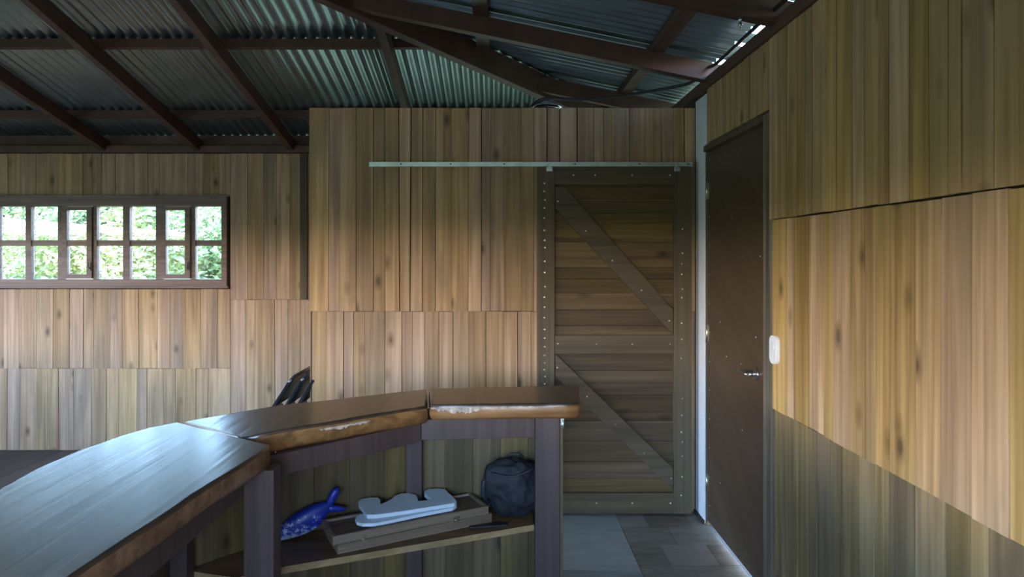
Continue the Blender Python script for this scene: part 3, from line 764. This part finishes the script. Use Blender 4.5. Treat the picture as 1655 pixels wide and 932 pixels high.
# ------------------------------------------------------------------ black folding chairs leaning on the partition side
def chair(label, dx, dy, tilt):
    t = thing('folding_chair', label, 'chair', (-1.77+dx, 4.16+dy, 0), 0, 'folding chairs leaning behind the bar')
    t.rotation_euler = (0, tilt, 0)             # local z runs up the folded chair, local y across it
    W_ = .21
    bm = B()
    for s in (-W_, W_): tube(bm, [(0, s, .012), (0, s, .55), (.0, s, .93)], .011, 10)
    tube(bm, [(0, -W_, .93), (0, -W_+.03, .97), (0, W_-.03, .97), (0, W_, .93)], .011, 10); tube(bm, [(0, -W_, .12), (0, W_, .12)], .008, 8)
    obj('front_frame', bm, blackp, t)
    bm = B()
    for s in (-W_+.025, W_-.025): tube(bm, [(.026, s, .03), (.026, s, .74)], .010, 10)
    tube(bm, [(.026, -W_+.025, .16), (.026, W_-.025, .16)], .008, 8)
    obj('rear_frame', bm, blackp, t)
    bm = B(); prism(bm, rrect(.36, .36, .05), -.010, .010); bm.transform(Matrix.Translation((-.022, 0, .50))@Matrix.Rotation(math.pi/2, 4, 'Y')); obj('seat', bm, blackp, t, .006)
    bm = B()
    box(bm, -.012, .010, -W_+.015, W_-.015, .76, .93); obj('backrest', bm, blackp, t, .006)
    return t
for i, lb in enumerate(('outermost black folding chair, leaning furthest left behind the bar', 'second black folding chair in the leaning row, counted from the left', 'third black folding chair in the leaning row, counted from the left', 'innermost black folding chair, mostly hidden by the partition corner')):
    chair(lb, i*.085, i*.012, math.radians(33-i*.9))

# ------------------------------------------------------------------ bits on the partition top and the plate
def lump():
    bm = B(); n, mth = 22, 8
    g = [[None]*(mth+1) for _ in range(n+1)]
    for i in range(n+1):
        for j in range(mth+1):
            u, v = i/n, j/mth; x = (u-.5)*.26; y = (v-.5)*.09
            h = .052*math.sin(math.pi*min(1, u*1.25))**.7 if u < .8 else .0
            z = .002+h*(.4+.6*math.sin(math.pi*v))+.007*mn.noise(Vector((x*30, y*30, 1)))
            g[i][j] = bm.verts.new((x, y, max(z, .001)))
    for i in range(n):
        for j in range(mth): bm.faces.new((g[i][j], g[i+1][j], g[i+1][j+1], g[i][j+1])).smooth = True
    return bm
foilm = plain('crumpled_metal_foil', (.62,.68,.76), .25, 1, noise=.3, scale=25, bump=.4)
o = obj('metal_flashing', lump(), foilm, None, 0, (.32, YB+.045, PZ)); md = o.modifiers.new('thick', 'SOLIDIFY'); md.thickness = .0015; md.offset = 1
tag(o, 'crumpled piece of silver sheet lying on top of the partition under the hip', 'metal scrap')
bm = B(); pz = [(.19, YB+.06, PZ+.002), (.21, YB+.06, PZ+.03), (.26, YB+.055, PZ+.062), (.34, YB+.05, PZ+.068), (.5, YB+.05, PZ+.062), (.75, YB+.04, PZ+.082), (1.0, YB+.0, PZ+.115), (1.15, YB-.06, PZ+.14), (1.165, 3.7, 2.60), (1.165, 3.5, 2.575), (1.155, 3.0, 2.572), (1.15, 2.4, 2.572), (1.15, 1.5, 2.572)]
def smoothpath(p, k=6):
    p = [Vector(q) for q in p]; out = []
    for i in range(len(p)-1):
        p0, p1, p2, p3 = p[max(i-1,0)], p[i], p[i+1], p[min(i+2, len(p)-1)]
        for j in range(k):
            t = j/k; out.append(.5*((2*p1)+(p2-p0)*t+(2*p0-5*p1+4*p2-p3)*t*t+(-p0+3*p1-3*p2+p3)*t**3))
    out.append(p[-1]); return out
tube(bm, smoothpath(pz), .0095, 8)
tag(obj('cable', bm, rubber), 'black cable looping from the partition top along the right wall beam', 'cable')
bm = B(); tube(bm, [(0,0,0), (0,0,-.02)], .009, 6); tube(bm, [(0,0,-.02), (0,0,-.045)], .005, 8); tube(bm, [(0,0,-.028), (0,0,-.036)], .010, 6)
tag(obj('roof_bolt', bm, steel, None, 0, (1.02, 2.77, zp2(1.02)-.148)), 'small zinc bolt hanging under the rafter at the upper right', 'bolt')

# ------------------------------------------------------------------ trees beyond the window
def leafmat(name, c):
    m = plain(name, c, .55, noise=.35, scale=3)
    m.node_tree.nodes['Principled BSDF'].inputs['Transmission Weight'].default_value = 0
    return m
lm = [leafmat('leaves_yellow_green', (.46,.47,.20)), leafmat('leaves_mid_green', (.30,.38,.17)), leafmat('leaves_pale_green', (.52,.56,.34))]
trunkm = plain('tree_bark', (.30,.27,.22), .9, noise=.3, scale=9)
def tree(x, y, h, w_, n, mi, label, seed):
    r = random.Random(seed); t = thing('tree', label, 'tree', (x, y, -.45), 0, 'trees outside the window')
    bm = B(); tube(bm, [(0,0,0), (.05,.02,h*.4), (-.03,0,h*.75), (.0,.02,h*.92)], [.09,.07,.045,.02], 8)
    clumps = []
    for i in range(26):
        a = r.uniform(0, 6.28); rr = w_*math.sqrt(r.random()); z = h*r.uniform(.28, .93); clumps.append((Vector((rr*math.cos(a), rr*math.sin(a), z)), r.uniform(.35, .6)*w_))
        tube(bm, [(0, 0, z*.75), tuple(clumps[-1][0])], [.02, .008], 5)
    obj('trunk', bm, trunkm, t)
    bm = B()
    for i in range(n):
        c, rad = r.choice(clumps); d = Vector((r.gauss(0,1), r.gauss(0,1), r.gauss(0,1))).normalized()*rad*r.random()**.4
        p = c+d; s = r.uniform(.03, .06); u = Vector((r.gauss(0,1), r.gauss(0,1), r.gauss(0,.6))).normalized(); v = u.orthogonal().normalized()
        bm.faces.new([bm.verts.new(q) for q in (p-u*s, p+v*s*.5, p+u*s, p-v*s*.5)])
    obj('foliage', bm, lm[mi], t)
tl = ((-8.2, 10.6, 2.2, 1.0, 9000, 0, 'low pale tree with open sky above, in the leftmost panes'), (-6.9, 10.2, 3.1, 1.0, 15000, 1, 'bushy green tree in the second column of panes'),
      (-6.1, 11.0, 3.25, 1.1, 16000, 2, 'pale leafy tree behind the left casement'), (-5.2, 10.0, 3.15, 1.0, 16000, 0, 'yellow green tree in the fourth and fifth columns'),
      (-4.1, 9.6, 3.15, .95, 16000, 1, 'greener tree in front of the right casement'), (-3.4, 10.8, 3.25, 1.1, 16000, 0, 'pale tree in the last column of panes at the right'),
      (-10.6, 15.5, 2.6, 1.3, 5000, 2, 'far tree low behind the left panes'), (-7.4, 16.5, 3.3, 1.7, 12000, 0, 'far tree showing between the nearer trees'))
for i, a in enumerate(tl): tree(*a, seed=50+i)
